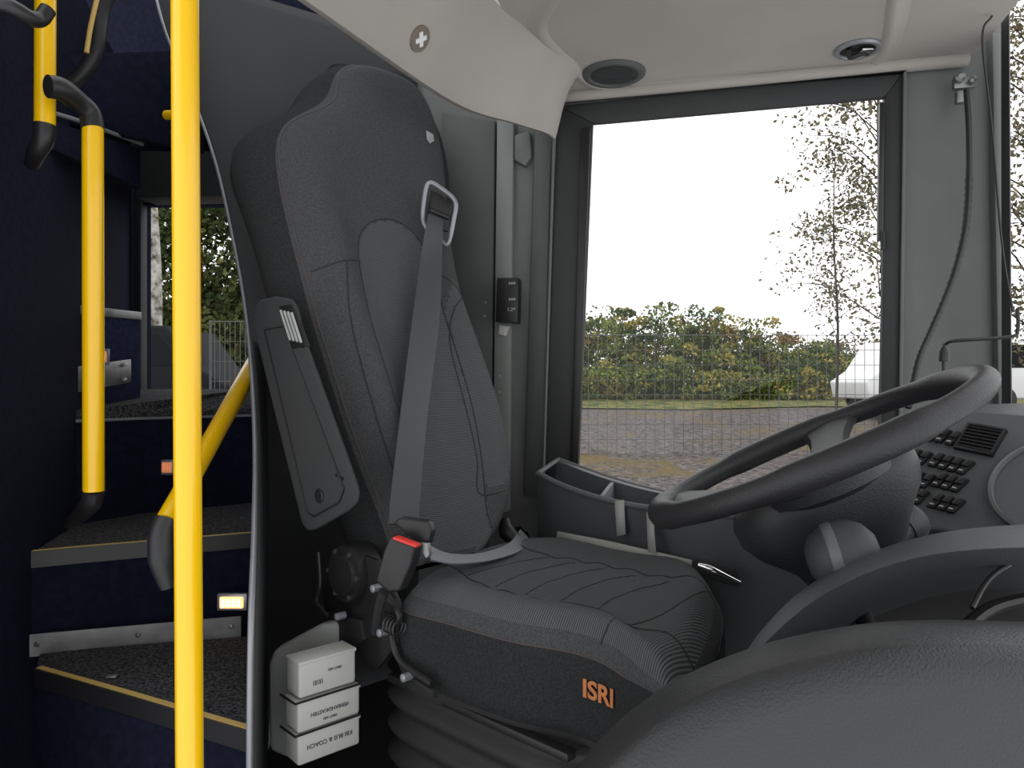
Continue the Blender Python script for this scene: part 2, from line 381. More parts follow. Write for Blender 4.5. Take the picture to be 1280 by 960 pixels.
NR=130; ts=[t0+(tm-t0)*i/NR for i in range(NR+1)]
sn=[interp(nst,t) for t in ts]; sf=[interp(fst,t) for t in ts]
for _ in range(8):
    sn=[sn[0]]+[(sn[i-1]+2*sn[i]+sn[i+1])/4 for i in range(1,NR)]+[sn[-1]]
    sf=[sf[0]]+[(sf[i-1]+2*sf[i]+sf[i+1])/4 for i in range(1,NR)]+[sf[-1]]
def edges(t):
    k=max(0,min(NR-1e-6,(t-t0)/(tm-t0)*NR)); i=int(k); k-=i
    return sn[i]*(1-k)+sn[i+1]*k, sf[i]*(1-k)+sf[i+1]*k
def frontH(q,t):
    q=max(-1,min(1,q)); u=(t-t0)/(tm-t0)
    base=.036*(1-abs(q)**4)
    bol=(.034*math.exp(-((abs(q)-.68)/.22)**2))*max(0,min(1,(.8-u)*4))*min(1,u*8+.3)
    lum=.015*math.exp(-((u-.22)/.15)**2)*(1-q*q)
    head=.022*math.exp(-((u-.90)/.15)**2)*(1-q*q)
    topk=max(0,(u-.965)/.035); 
    return (base+bol+lum+head)*(math.sqrt(max(0,1-topk**2)))
def FS(s,t,up=0):
    a,b=edges(t); q=(s-(a+b)/2)/max(.001,(b-a)/2)
    return O+la*s+au*t+nn*(frontH(q,t)+up)
def inpoly(x,y,poly):
    c=False; j=len(poly)-1
    for i in range(len(poly)):
        if (poly[i][1]>y)!=(poly[j][1]>y) and x<(poly[j][0]-poly[i][0])*(y-poly[i][1])/(poly[j][1]-poly[i][1])+poly[i][0]: c=not c
        j=i
    return c
ins=[(434,335),(438,305),(452,288),(478,284),(503,299),(520,330),(536,390),(552,445),(568,505),(582,575),(590,640),(592,690),(505,705),(494,640),(480,560),(460,480),(443,410)]
insst=[st(*p) for p in ins]
farp=[st(*p) for p in [(545,365),(562,385),(590,440),(612,495),(626,545),(630,600),(590,620),(575,540),(556,455),(540,400)]]
NQ=60; rows=[];uv=[]
fr=[-1+2*i/NQ for i in range(NQ+1)]
for i,t in enumerate(ts):
    a,b=sn[i],sf[i]; c=(a+b)/2; w=(b-a)/2; u=(t-t0)/(tm-t0)
    th=.13+.065*math.exp(-((u-.84)/.16)**2); tk=max(0,(u-.95)/.05); th*=math.sqrt(max(.0,1-tk**2))*.65+.35
    row=[]
    for q in fr: row.append(O+la*(c+q*w)+au*t+nn*frontH(q,t)); uv.append((c+q*w,t))
    sx=.016+.018*math.exp(-((u-.82)/.16)**2)
    for e_,h in [(1,-.1),(1.7,-.3),(1.9,-.5),(1.4,-.75),(.2,-.92)]:
        row.append(O+la*(c+w+e_*sx)+au*t+nn*h*th); uv.append((c+w,t))
    for q,h in [(.6,-1.0),(0,-1.0),(-.6,-1.0)]:
        row.append(O+la*(c+q*w)+au*t+nn*h*th); uv.append((c+q*w,t))
    for e_,h in [(.2,-.92),(1.4,-.75),(1.9,-.5),(1.7,-.3),(1,-.1)]:
        row.append(O+la*(c-w-e_*sx)+au*t+nn*h*th); uv.append((c-w,t))
    rows.append(row)
g=G(); g.grid(rows,0,True)
n=len(rows[0])
for fi,f in enumerate(g.f):
    i,k=divmod(fi,n)
    if k<NQ:
        t=(ts[i]+ts[i+1])/2; s_=(g.v[f[0]]-O).dot(la)*.5+(g.v[f[1]]-O).dot(la)*.5
        if inpoly(s_,t,insst): g.m[fi]=1
        elif inpoly(s_,t,farp): g.m[fi]=1
    else: g.m[fi]=2
L=len(g.v)-n
g.f.append(tuple(L+k for k in range(n))); g.m.append(0); g.f.append(tuple(range(n))); g.m.append(2)
back=g.make('backrest',['fabric','rib','fabric_dark'],parent=seat,uv=uv,ang=80,label='grey fabric backrest with built-in headrest and ribbed insert')
def seam(pxs,m,r=.0016,up=.001,closed=False):
    g=G(); pts=spline([V(*st(*p),0) for p in pxs],6,closed); g.tube([FS(p.x,p.y,up) for p in pts],r,6,closed=closed); return g
g=seam([(440,84),(424,92),(418,110),(414,127),(401,140),(378,147),(359,157),(349,173),(347,200),(354,245),(365,295),(378,345),(392,400),(409,455),(429,520),(452,585),(474,640),(494,695)],None,.0015)
g.make('stitched_seam','stitch',parent=back,label='reddish stitched edge seam')
g=seam(ins,None,.0016,0,True)
for l in [[(383,345),(410,343),(434,338)],[(413,343),(418,400),(432,460),(455,540),(478,610),(498,680)],[(520,345),(545,368),(560,384),(574,387)],[(560,384),(548,400),(547,440),(562,510),(578,580),(584,625),(630,615)]]:
    h=seam(l,None,.0016,0); o=len(g.v); g.v+=h.v; g.f+=[tuple(i+o for i in f) for f in h.f]; g.m+=h.m
g.make('panel_seam','blackm',parent=back)
# small pale tag on the upper backrest
ts_=[st(x,y) for x,y in [(519,177),(530,179),(532,186),(525,191),(520,186)]]
g=G(); g.prism([FS(a,b,.001) for a,b in ts_],nn*.002,.0004); g.make('maker_tag','mark',parent=back,label='small pale grey tag')
# cushion
cz=CZ-.385
cpx=[(500,752),(560,772),(640,794),(710,806),(765,822),(812,846),(846,856),(872,838),(890,812),(901,782),(901,755),(884,732),(846,714),(790,700),(725,691),(660,688),(600,700),(545,724)]
co=spline([Zp(x,y,cz) for x,y in cpx],7,True); NC=len(co)
cc=sum(co,V(0,0,0))/NC
def sfc(p): return (p-cc).dot(la),(p-cc).dot(fw)
ks=[0,.08,.16,.24,.32,.40,.46,.52,.57,.62,.66,.70,.74,.78,.82,.86,.9,.94,.97,.99,1.0]
def topz(p,k):
    s_,f_=sfc(p); fk=f_*k
    bol=.020*math.exp(-((k-.80)/.15)**2)
    edge=-.036*max(0,(k-.82)/.18)**2
    wf=-.020*max(0,(fk-.10)/.14)**2
    crown=.012*(1-k*k)
    ripple=.0030*math.cos((fk+.4*(s_*k)**2)*2*math.pi/.07)*max(0,min(1,(.72-k)*5))*max(0,min(1,(.12-fk)*20))
    return bol+edge+wf+.022+crown+ripple
rows=[]; uvc=[]
for k in ks:
    row=[]
    for p in co:
        q=cc.lerp(p,k) ; q=V(q.x,q.y,cz+topz(p,k)); row.append(q); s_,f_=sfc(q); uvc.append((s_,f_))
    rows.append(row)
NK=len(ks)
for k,dz in [(1.012,-.02),(1.022,-.045),(1.022,-.08),(1.01,-.11),(.985,-.132),(.9,-.138),(.5,-.138)]:
    row=[]
    for p in co:
        q=cc.lerp(p,k); q=V(q.x,q.y,cz+dz-.0); row.append(q); s_,f_=sfc(q); uvc.append((s_,f_))
    rows.append(row)
g=G(); g.grid(rows,0,True)
for fi,f in enumerate(g.f):
    i,k=divmod(fi,NC)
    if i>=NK-1: g.m[fi]=1
    elif ks[min(i,NK-1)]<.93: g.m[fi]=2
g.f.append(tuple(range(len(g.v)-NC,len(g.v)))); g.m.append(1)
cush=g.make('seat_cushion',['fabric','fabric_dark','rib'],parent=seat,uv=uvc,ang=75,label='grey ribbed fabric seat cushion with dark side band')
cb_=BVHTree.FromPolygons(g.v,g.f)
g=G()
g.tube([V(p.x,p.y,cz+topz(p,1)+.0004) for p in co],.0012,6,closed=True)
g.make('stitched_seam','stitch',parent=cush,label='reddish stitched piping seam')
def ctop(p):
    h=cb_.ray_cast(V(p.x,p.y,cz+.3),V(0,0,-1)); return h[0].z if h[0] is not None else cz
rim_=[(sfc(cc.lerp(p,.95))) for p in co]
g=G()
def cl(pts,r):
    pts=[p for p in pts if inpoly(*sfc(p),rim_)]
    if len(pts)>3: g.tube([V(p.x,p.y,ctop(p)) for p in pts],r,6)
for sd in (-1,1):
    cl([cc+la*sd*(.105+.03*math.sin((x+30)/60*3.1))+fw*x*.01 for x in range(-30,30)],.0018)
for f0 in [-.19,-.12,-.05,.02,.09]:
    cl([cc+la*x*.008+fw*(f0-.015*(1-(x/16)**2)) for x in range(-14,15)],.0014)
cl([cc+la*x*.008+fw*(.175-.05*(x/26)**2) for x in range(-26,27)],.0016)
g.make('panel_seam','blackm',parent=cush)
# lettering on side band
j=min(range(NC),key=lambda i:(co[i]-Zp(775,826,cz)).length)
tg=(co[(j+4)%NC]-co[j-4]).normalized(); tg.z=0; tg.normalize()
if tg.x<0: tg=-tg
outn=V(tg.y,-tg.x,0).normalized()
if outn.y>0: outn=-outn
base=onpl(753,866,cc+(co[j]-cc)*1.022,outn)
cu=bpy.data.curves.new('emb','FONT'); cu.body='ISRI'; cu.size=.036; cu.extrude=.0006; cu.align_x='CENTER'; cu.align_y='CENTER'; cu.offset=.0009
t_=bpy.data.objects.new('emb_t',cu); bpy.context.scene.collection.objects.link(t_)
me=bpy.data.meshes.new_from_object(t_.evaluated_get(bpy.context.evaluated_depsgraph_get())); bpy.data.objects.remove(t_)
g=G(); vs=[]
for v in me.vertices:
    q=base+tg*v.co.x
    h=cb_.ray_cast(q+outn*.15,-outn); qq=h[0] if h[0] is not None else q
    vs.append(qq+Z*v.co.y+outn*(.004+v.co.z))
g.add(vs,[list(p.vertices) for p in me.polygons]); g.make('brand_emblem','orange',parent=cush,smooth=False,label='orange embroidered ISRI lettering')
# seat frame pan + bellows
g=G()
rows=[]
for k,dz in [(.95,-.125),(.96,-.142),(.94,-.155),(.9,-.16)]:
    rows.append([V(cc.x+(p.x-cc.x)*k,cc.y+(p.y-cc.y)*k,cz+dz) for p in co])
g.grid(rows,0,True)
g.make('seat_pan','blackm',parent=seat)
g=G(); rows=[]; bc=cc+fw*-.115
zz=cz-.145; rr=[]; i=0
while zz>.2:
    rr.append((zz,1.0-.045*(1-math.cos(i*math.pi/3)))); zz-=.009; i+=1
for z_,k in rr:
    row=[]
    for a in range(48):
        th=2*math.pi*a/48; cx,sy=math.cos(th),math.sin(th)
        ex_=abs(cx)**.4*(1 if cx>0 else -1)*.265*k; ey_=abs(sy)**.4*(1 if sy>0 else -1)*.205*k
        q=bc+fw*ex_+la*ey_; row.append(V(q.x,q.y,z_))
    rows.append(row)
g.grid(rows,0,True); g.f.append(tuple(range(48))); g.m.append(0)
g.make('suspension_bellows','rubber',parent=seat,label='black rubber accordion bellows',ang=80)
G().box(V(bc.x,bc.y,.195),.46,.38,.03,(fw,la,Z),.006).make('base_plate','black',parent=seat)
for s_ in (-.2,.2):
    g=G(); g.box(bc+la*s_+V(0,0,-bc.z+cz-.150)+fw*.02,.42,.022,.014,(fw,la,Z),.003); g.make('slide_rail','black',parent=seat)
# recliner
def SP(px,py,s): return onpl(px,py,O+la*s,la)
rec=emp('recliner_mechanism',SP(436,760,-.26),parent=seat)
c=SP(436,716,-.25)
g=G().lathe(c,-la,[(.052,-.04),(.055,0),(.052,.012),(.04,.014),(.038,.02),(.02,.022),(0,.024)],36)
g.make('hinge_cover','black',parent=rec,label='round black hinge cover')
for k in range(6):
    a=k*math.pi/3; G().lathe(c+fw*.045*math.cos(a)+Z*.045*math.sin(a),-la,[(.005,.01),(.005,.017),(0,.018)],10).make('bolt','greyd',parent=rec)
for x,y in [(425,770),(470,735),(478,790),(508,846)]:
    G().lathe(SP(x,y,-.27),-la,[(.007,-.01),(.007,.008),(.004,.010),(0,.010)],12).make('bolt','silver',parent=rec)
g=G(); g.prism([SP(x,y,-.245) for x,y in [(402,735),(440,690),(470,700),(500,760),(500,800),(470,838),(440,810),(408,780)]],la*.01,.002)
g.tube([SP(x,y,-.26) for x,y in [(480,740),(500,770),(490,790),(500,825),(540,855)]],.006,8,seg=4)
g.tube([SP(x,y,-.27) for x,y in [(398,690),(400,730),(396,752),(410,770)]],.004,8,seg=4)
for i in range(6): g.lathe(SP(478+i*4,775+i*2,-.262),fw,[(.014,0),(.016,.002),(.014,.004)],14)
g.prism([SP(x,y,-.255) for x,y in [(405,765),(450,775),(455,800),(430,820),(405,790)]],la*.02,.003)
g.make('side_bracket','black',parent=rec)
g=G(); g.tube([SP(505,835,-.2),SP(520,850,-.25),SP(545,868,-.26)],.007,8,seg=3); g.make('adjust_lever','blackm',parent=seat)
# armrest
arm=[(319,382),(326,373),(344,369),(364,372),(371,381),(378,415),(449,614),(449,627),(439,638),(396,663),(384,665),(377,655),(316,405)]
g=G(); av=ray(380,520).normalized()*.05+la*.006; g.prism([SP(x,y,-.315) for x,y in arm],av,.008,seg=3)
ao=g.make('armrest','arm',parent=seat,label='dark grey folded-up plastic armrest')
g=G(); g.tube([SP(x,y,-.3165) for x,y in [(330,412),(354,408),(430,612),(424,628),(392,646),(384,640)]],.0015,6,closed=True)
g.prism([SP(x,y,-.318) for x,y in [(348,383),(364,380),(382,432),(364,436)]],la*.01,.002)
g.lathe(SP(399,620,-.316),-la,[(.013,0),(.013,.001),(.011,.002),(.011,.0),(0,.0005)],24)
for x,y in [(368,433),(379,433),(422,594),(428,598)]: g.lathe(SP(x,y,-.316),-la,[(.003,0),(.003,.003),(0,.003)],8)
g.make('armrest_inset','black',parent=ao)
g=G()
for i in range(4): g.tube([SP(351+i*4.5,388+i*1,-.324),SP(363+i*4.5,425+i*1,-.324)],.0026,6)
g.make('adjuster_ribs','mark',parent=ao,label='light grey ribbed adjuster')
# belt guide
gf=[P(x,y,1.70) for x,y in [(536,229),(552,236),(569,252),(567,275),(560,304),(550,300),(530,280),(530,250)]]
g=G(); g.tube(gf,.0056,10,closed=True,seg=5); gp=g.make('belt_guide','silver',parent=seat,label='grey metal belt guide loop')
g=G(); g.prism([P(x,y,1.715) for x,y in [(538,236),(551,242),(564,256),(560,290),(545,285),(534,270)]],V(0,.012,0),.004); g.tube([P(538,262,1.705),P(562,272,1.705)],.006,8); g.make('guide_insert','black',parent=gp)
def ribbon(L_,R_,m,name,parent,th=.0015,label=None):
    a=spline([P(*x) for x in L_],8); b=spline([P(*x) for x in R_],8); g=G(); rows=[]
    for i in range(len(a)):
        T=(a[min(i+1,len(a)-1)]-a[max(i-1,0)]); W_=(b[i]-a[i]); N_=T.cross(W_).normalized()*th
        rows.append([a[i]+N_,a[i].lerp(b[i],.5)+N_*1.3,b[i]+N_,b[i]-N_,a[i].lerp(b[i],.5)-N_*1.3,a[i]-N_])
    g.grid(rows,0,True); return g.make(name,m,parent=parent,ang=60,label=label)
belt=emp('seat_belt',P(540,690,1.25),parent=seat)
ribbon([(535,268,1.69),(528,310,1.64),(515,400,1.53),(500,520,1.39),(488,620,1.28),(486,655,1.24)],[(554,275,1.70),(553,310,1.64),(549,400,1.58),(534,520,1.44),(525,620,1.31),(523,658,1.26)],'belt','shoulder_strap',belt,label='dark grey webbing')
ribbon([(532,680,1.27),(560,692,1.30),(600,692,1.38),(635,680,1.5),(650,662,1.62)],[(538,700,1.24),(570,705,1.28),(612,701,1.37),(648,690,1.48),(663,676,1.6)],'beltl','lap_strap',belt,label='light grey shiny webbing')
ribbon([(640,660,1.66),(650,658,1.64),(658,664,1.62)],[(640,672,1.66),(655,670,1.64),(664,680,1.62)],'black','strap_anchor',belt)
g=G(); g.prism([P(x,y,1.23) for x,y in [(492,654),(500,647),(536,652),(541,664),(536,682),(522,682),(512,672)]],V(.005,.02,0),.004,seg=3); g.make('belt_tongue','black',parent=belt)
g=G(); g.prism([P(x,y,1.22) for x,y in [(524,678),(534,679),(537,694),(532,699),(527,690)]],V(.005,.006,0),.002); g.make('tongue_blade','metal',parent=belt)
bk=emp('belt_buckle',P(490,735,1.2),parent=belt)
g=G(); g.prism([P(x,y,1.185) for x,y in [(487,669),(521,683),(515,706),(500,740),(484,742),(468,727),(478,690)]],V(.01,.028,0),.006,seg=3); g.make('buckle_body','black',parent=bk)
g=G(); g.prism([P(x,y,1.182) for x,y in [(492,671),(521,682),(520,685),(490,674)]],V(.006,.016,.0),.001); g.make('release_button','red',parent=bk,label='red release button')
g=G(); g.tube([P(480,740,1.2),P(474,760,1.22),P(470,790,1.26)],.009,8,seg=3); g.make('buckle_stalk','blackm',parent=bk)
g=G(); g.tube([P(632,650,1.62),P(634,665,1.6),P(646,676,1.58)],[.012,.02,.014],10,seg=3); g.make('belt_anchor','black',parent=seat)

# clock device
e=emp('clock_display',W(634,402,.07),label='small black digital clock display on grey pillar',cat='clock')
g=G(); g.prism([W(x,y,.07) for x,y in [(621,347),(648,347),(647,404),(619,402)]],WN*.042,.004); g.make('case','black',parent=e)
for k in range(3):
    for yy in (354,374):
        g=G(); g.box(W(640,yy,.072)+WR*(k-1)*.007,.005,.002,.006,(WR,WN,Z)); g.make('indicator_light','mark',parent=e)
text('display_text','1:29',W(639,387,.0725),WR,Z,.014,'mark',e,.0005)
g=G(); g.prism([W(x,y,.036) for x,y in [(624,406),(636,408),(632,420),(623,418)]],WN*.01,.002); g.make('wall_clip','white',label='small white plastic clip on grey pillar',cat='clip')
for x,y in [(624,470),(624,490),(607,378),(606,395)]:
    G().lathe(W(x,y,.028 if x>615 else .02),-WN,[(.004,-.01),(.004,.002),(0,.003)],10).make('screw','silver',label='small screw head in grey pillar',cat='screw',group='pillar screws')

# ================= tray and side console
con=emp('side_console',P(800,800,1.6),label='dark grey side console with storage tray under window',cat='console')
topn=[(672,592,1.72),(700,606,1.66),(745,622,1.58),(800,634,1.5),(860,640,1.42),(960,650,1.35),(1120,660,1.3)]
topf=[(698,574,1.98),(722,583,1.96),(765,598,1.92),(815,612,1.88),(870,622,1.82),(960,630,1.75),(1120,640,1.66)]
nn_=spline([P(*p) for p in topn],5); ff_=spline([P(*p) for p in topf],5)
g=G(); rows=[]
for a,b in zip(nn_,ff_):
    d=(b-a); h=V(0,0,-.06)
    rows.append([V(a.x+.02,a.y+.06,.2),V(a.x,a.y+.02,a.z-.18),a+V(0,-.004,-.02),a,a+d*.06+Z*.003,a+d*.10,a+d*.12+h,a+d*.86+h,a+d*.88,a+d*.94+Z*.003,b,V(b.x,b.y,.2)])
g.grid(rows)
L=len(rows[0]); g.f.append(tuple(range(L))); g.m.append(0)
g.make('console_body','dashm',parent=con,ang=50)
g=G(); g.tube([a+V(0,0,.001) for a in nn_],.007,8); g.tube([a+V(0,0,.001) for a in ff_],.005,8); g.tube([nn_[0],ff_[0]],.006,8)
g.make('tray_rim','dash',parent=con,label='lighter grey rim')
for i in (10,17,24): 
    g=G(); a,b=nn_[i],ff_[i]; g.prism([a+Z*-.06,b+Z*-.06,b+Z*-.004,a+Z*-.004],WR*.01,.002); g.make('tray_divider','dash',parent=con)
g=G(); hc=P(900,716,1.33)
g.box(hc,.075,.012,.034,(V(.95,-.2,-.25).normalized(),V(.2,.98,0).normalized(),Z),.005); 
g.make('handle_recess','blackm',parent=con)
g=G(); g.tube([P(873,706,1.31),P(890,712,1.30),P(925,728,1.30)],[.004,.007,.003],10,seg=4); g.make('door_handle','chrome',parent=con,label='chrome lever handle')
for pts in [[(768,626,1.53),(780,625,1.52),(782,668,1.50),(771,670,1.51)],[(808,640,1.46),(816,640,1.45),(820,692,1.42),(810,690,1.43)],[(697,664,1.60),(760,676,1.5),(865,700,1.38),(864,708,1.38),(758,688,1.5),(695,674,1.60)]]:
    g=G(); g.add([P(*p) for p in pts],[tuple(range(len(pts)))]); o=g.make('masking_tape','tape',label='strip of pale masking tape stuck on console',cat='tape',group='tape strips')
    o.modifiers.new('s','SOLIDIFY').thickness=.001

# ================= steering wheel
Nw=V(-.41,.125,.905).normalized(); wc=P(1012,560,1.05)
Mw=V(.909,0,.41); Mw=(Mw-Nw*Mw.dot(Nw)).normalized(); Kw=Nw.cross(Mw)
R=.2345
sw=emp('steering_wheel',wc-Nw*.08,label='large black leather-grained bus steering wheel',cat='steering wheel')
def wp(a,r,h=0): return wc+(Mw*math.cos(a)+Kw*math.sin(a))*r+Nw*h
g=G(); pts=[];rr=[]
for i in range(120):
    a=2*math.pi*i/120; pts.append(wp(a,R)); rr.append(.0185+.0018*math.tanh(4*math.cos(4*a+.5)))
g.tube(pts,rr,16,closed=True); g.make('rim','soft',parent=sw)
for a0 in [math.radians(x) for x in (60,150,220,320)]:
    g=G(); rows=[]
    for k in range(11):
        t=k/10; r=R-.004-(R-.05)*t; h=-.046*(t**.8) ; w=.032+.024*abs(1-2*t)**2
        c=wp(a0,r,h); sd=(-Mw*math.sin(a0)+Kw*math.cos(a0))
        rows.append([c+sd*w*x+Nw*y*.011 for x,y in [(-1,0),(-.8,.8),(0,1),(.8,.8),(1,0),(.8,-.8),(0,-1),(-.8,-.8)]])
    g.grid(rows,0,True); g.make('spoke','dashd',parent=sw)
g=G().lathe(wc-Nw*.044,Nw,[(.0,-.03),(.055,-.03),(.088,-.018),(.092,.0),(.08,.012),(.045,.018),(0,.019)],40); g.make('hub','dashd',parent=sw)
# column
col=emp('steering_column',P(1080,760,1.2),label='dark grey steering column shroud with stalk knob',cat='steering column')
g=G(); rows=[]
sp=[(1016,583,1.11,.05,.04),(1018,586,1.11,.09,.065),(1021,592,1.11,.122,.09),(1024,602,1.11,.138,.10),(1028,620,1.12,.144,.105),(1034,642,1.12,.138,.105),(1040,664,1.13,.118,.10),(1060,696,1.15,.08,.085),(1100,760,1.17,.06,.07),(1120,860,1.2,.06,.07)]
for x,y,d,ra,rb in sp:
    c=P(x,y,d); row=[]
    for a in range(40):
        th=2*math.pi*a/40; cx=math.copysign(abs(math.cos(th))**.7,math.cos(th)); sy=math.copysign(abs(math.sin(th))**.7,math.sin(th))
        row.append(c+Mw*ra*cx+Kw*rb*sy)
    rows.append(row)
g.grid(rows,0,True); g.f.append(tuple(range(40))); g.m.append(0)
g.make('column_shroud','dashd',parent=col,ang=80)
g=G(); a=P(1126,660,1.12); ax=V(.62,.25,.3).normalized()
g.lathe(a,ax,[(.02,-.08),(.028,-.03),(.031,-.029),(.031,-.018),(.029,-.017),(.029,-.006),(.031,-.005),(.032,.02),(.028,.03),(0,.031)],28); g.make('control_stalk','dashd',parent=col,label='ribbed rotary stalk')
kb=emp('lever_knob',P(1052,730,.95),label='round dark glossy lever knob on shaft',cat='lever')
kx=V(.9,-.25,.25).normalized()
g=G().lathe(P(1054,694,.95),kx,[(0,-.047),(.018,-.045),(.033,-.036),(.043,-.019),(.046,0),(.044,.016),(.036,.032),(.02,.043),(0,.046)],40); g.make('knob','dashm',parent=kb)
g=G().lathe(P(1054,694,.95),kx,[(.0436,-.0195),(.0450,-.0165),(.0462,-.008),(.0455,-.006),(.042,-.019)],40); g.make('grey_band','ring',parent=kb)
g=G(); g.tube([P(1060,715,.95),P(1085,790,1.0),P(1100,900,1.05)],.012,10,seg=4); g.make('lever_shaft','blackm',parent=kb)

# ================= dashboard
A=P(1180,512,1.48); B=P(1300,520,1.34); Cc=P(1120,640,1.40)
dn=(B-A).cross(Cc-A).normalized()
if dn.y>0: dn=-dn
def DP(px,py,up=0): return onpl(px,py,A,dn)+dn*up
e1=(DP(1230,583)-DP(1180,572)); e1.normalize()
e2n=dn.cross(e1).normalized()
if e2n.z<0: e2n=-e2n
dash=emp('dashboard',DP(1200,660),label='dark grey instrument dashboard with switches and air vent',cat='dashboard')
g=G(); g.prism([DP(x,y) for x,y in [(1172,514),(1200,511),(1300,518),(1420,530),(1420,700),(1290,672),(1205,668),(1150,660),(1090,640),(1095,600),(1135,552)]],-dn*.06,.008,seg=3)
g.prism([P(1130,516,1.62),P(1200,505,1.58),P(1420,498,1.4),P(1420,534,1.27),P(1300,522,1.335),P(1180,514,1.475)],V(0,.03,-.05),.006)
g.make('panel','dash',parent=dash)
sw_r=[(1168,545),(1180,547),(1193,550)]+[(1132+12*i,569+2.8*i) for i in range(3)]+[(1172+12*i,577+3*i) for i in range(4)]+[(1124+12*i,594+3*i) for i in range(4)]+[(1176+12*i,602+3*i) for i in range(3)]+[(1140+12*i,620+3*i) for i in range(2)]+[(1172+12*i,628+3*i) for i in range(3)]
ax_=(e1,(e2n+e1*.28).normalized(),dn)
for i,(x,y) in enumerate(sw_r):
    g=G(); c=DP(x,y); u2=ax_[1]
    g.box(c+dn*.004,.0145,.034,.008,ax_,.002,0); g.box(c+dn*.0085+u2*.007,.0130,.016,.008,ax_,.002,0); g.box(c+dn*.0095-u2*.011,.007,.003,.002,ax_,0,1)
    g.make('rocker_switch',['black','mark'],parent=dash)
v=emp('air_vent',DP(1222,552),parent=dash)
ax_=(e1,e2n,dn)
g=G(); c=DP(1226,551,.004)
for s_ in (-1,1): g.box(c+e1*s_*.033,.005,.062,.012,ax_,.001); g.box(c+e2n*s_*.029,.071,.005,.012,ax_,.001)
for k in range(-3,4): g.box(c+e2n*k*.0078,.062,.0024,.010,ax_)
g.box(c-dn*.002,.064,.056,.003,ax_,0,1)
g.make('vent_grille',['black','blackm'],parent=v)
gc=DP(1322,612,.004)
g=G().lathe(gc,dn,[(.100,-.004),(.100,.010),(.094,.012),(.092,.004)],56); gg=g.make('gauge_ring','ring',parent=dash)
g=G().lathe(gc,dn,[(.092,.003),(0,.003)],56); g.box(gc+dn*.005-e1*.03+e2n*.02,.05,.002,.001,((e1*-.8+e2n*.6).normalized(),(e1*.6+e2n*.8).normalized(),dn),0,1); g.make('gauge_face',['dial','text'],parent=gg)
# cowl A
ca=emp('instrument_cowl',P(1100,800,.85),label='curved dark grey instrument hood with hollow underside',cat='dashboard hood')
oA=[(925,830,.88),(950,790,.9),(1005,736,.92),(1085,692,.93),(1180,665,.93),(1300,655,.92),(1420,660,.9)]
oB=[(935,832,.84),(965,795,.84),(1022,748,.83),(1095,712,.82),(1180,691,.81),(1300,684,.80),(1420,690,.8)]
iA=[(975,835,.86),(1005,800,.87),(1050,765,.87),(1110,733,.86),(1185,712,.85),(1300,702,.84),(1420,705,.84)]
iB=[(985,850,1.0),(1020,815,1.02),(1065,785,1.03),(1120,760,1.03),(1195,740,1.03),(1300,735,1.02),(1420,735,1.02)]
bk_=[(930,900,1.0),(960,840,1.08),(1010,765,1.12),(1090,715,1.14),(1180,690,1.14),(1300,680,1.12),(1420,680,1.1)]
cr=[spline([P(*p) for p in l],6) for l in (bk_,oA,oB,iA,iB)]
mids=[cr[1][i].lerp(cr[2][i],.5)+V(0,-.006,.006) for i in range(len(cr[0]))]
g=G(); g.grid([[cr[0][i],cr[1][i],mids[i],cr[2][i],cr[3][i],cr[4][i]] for i in range(len(cr[0]))])
g.make('hood_shell','dash',parent=ca,ang=75)
g=G(); rows=[]
for p in cr[4]: rows.append([p,V(p.x,p.y+.02,p.z-.1),V(p.x,p.y-.05,p.z-.25),V(p.x,p.y-.25,p.z-.33)])
g.grid(rows); g.make('inner_cavity','blackm',parent=ca)
g=G(); g.tube([P(1215,760,.8),P(1235,725,.83),P(1262,705,.86),P(1300,690,.9)],.003,8,seg=5); g.tube([P(1200,790,.85),P(1240,760,.88),P(1300,745,.9)],.008,8,seg=4); g.make('cable','black',parent=ca)
# cowl B
cb=[(690,1010),(722,962),(765,908),(845,850),(945,808),(1050,784),(1150,775),(1300,778),(1450,790)]
g=G(); rows=[]
cs=spline([V(x,y,0) for x,y in cb],6)
for p in cs:
    x,y=p.x,p.y
    rows.append([P(x+18,y+75,.95),P(x+14,y+28,.86),P(x+5,y+6,.78),P(x,y,.72),P(x+2,y+8,.66),P(x+8,y+30,.60),P(x+14,y+50,.585),P(x+24,y+90,.575),P(x+35,y+200,.565),P(x+40,y+420,.56)])
g.grid(rows); g.make('dashboard_cover','dashd',ang=80,label='large smooth curved black dashboard cover near entrance',cat='dashboard cover')

# ================= pillar fittings
e=emp('hose_bracket',W(1205,120,.05),label='metal clamp bracket holding black hose on pillar',cat='bracket')
g=G(); g.box(W(1205,104,.045),.05,.02,.03,(WR,WN,Z),.004); g.lathe(W(1197,100,.05),-WN,[(.012,0),(.012,.02),(.006,.025),(0,.025)],12); g.lathe(W(1212,104,.05),-WN,[(.008,0),(.008,.025),(0,.03)],12); g.box(W(1200,122,.05),.02,.02,.03,(WR,WN,Z),.003)
g.make('clamp','metal',parent=e)
g=G(); hp=spline([P(1208,112,1.72),P(1211,160,1.70),P(1211,230,1.68),P(1206,290,1.66),P(1190,350,1.64),P(1165,410,1.62),P(1148,450,1.6),P(1135,510,1.57)],14)
g.tube(hp,[.0065+(.0018 if i%2 else 0)*(i>25) for i in range(len(hp))],10); g.make('flexible_hose','black',label='black corrugated flexible hose running down pillar',cat='hose')
g=G(); g.tube([P(1240,20,1.6),P(1228,48,1.6),P(1240,160,1.6),P(1252,300,1.55),P(1266,390,1.5)],.0025,6,seg=6); g.make('cord','black',label='thin black cord hanging beside windscreen',cat='cord')
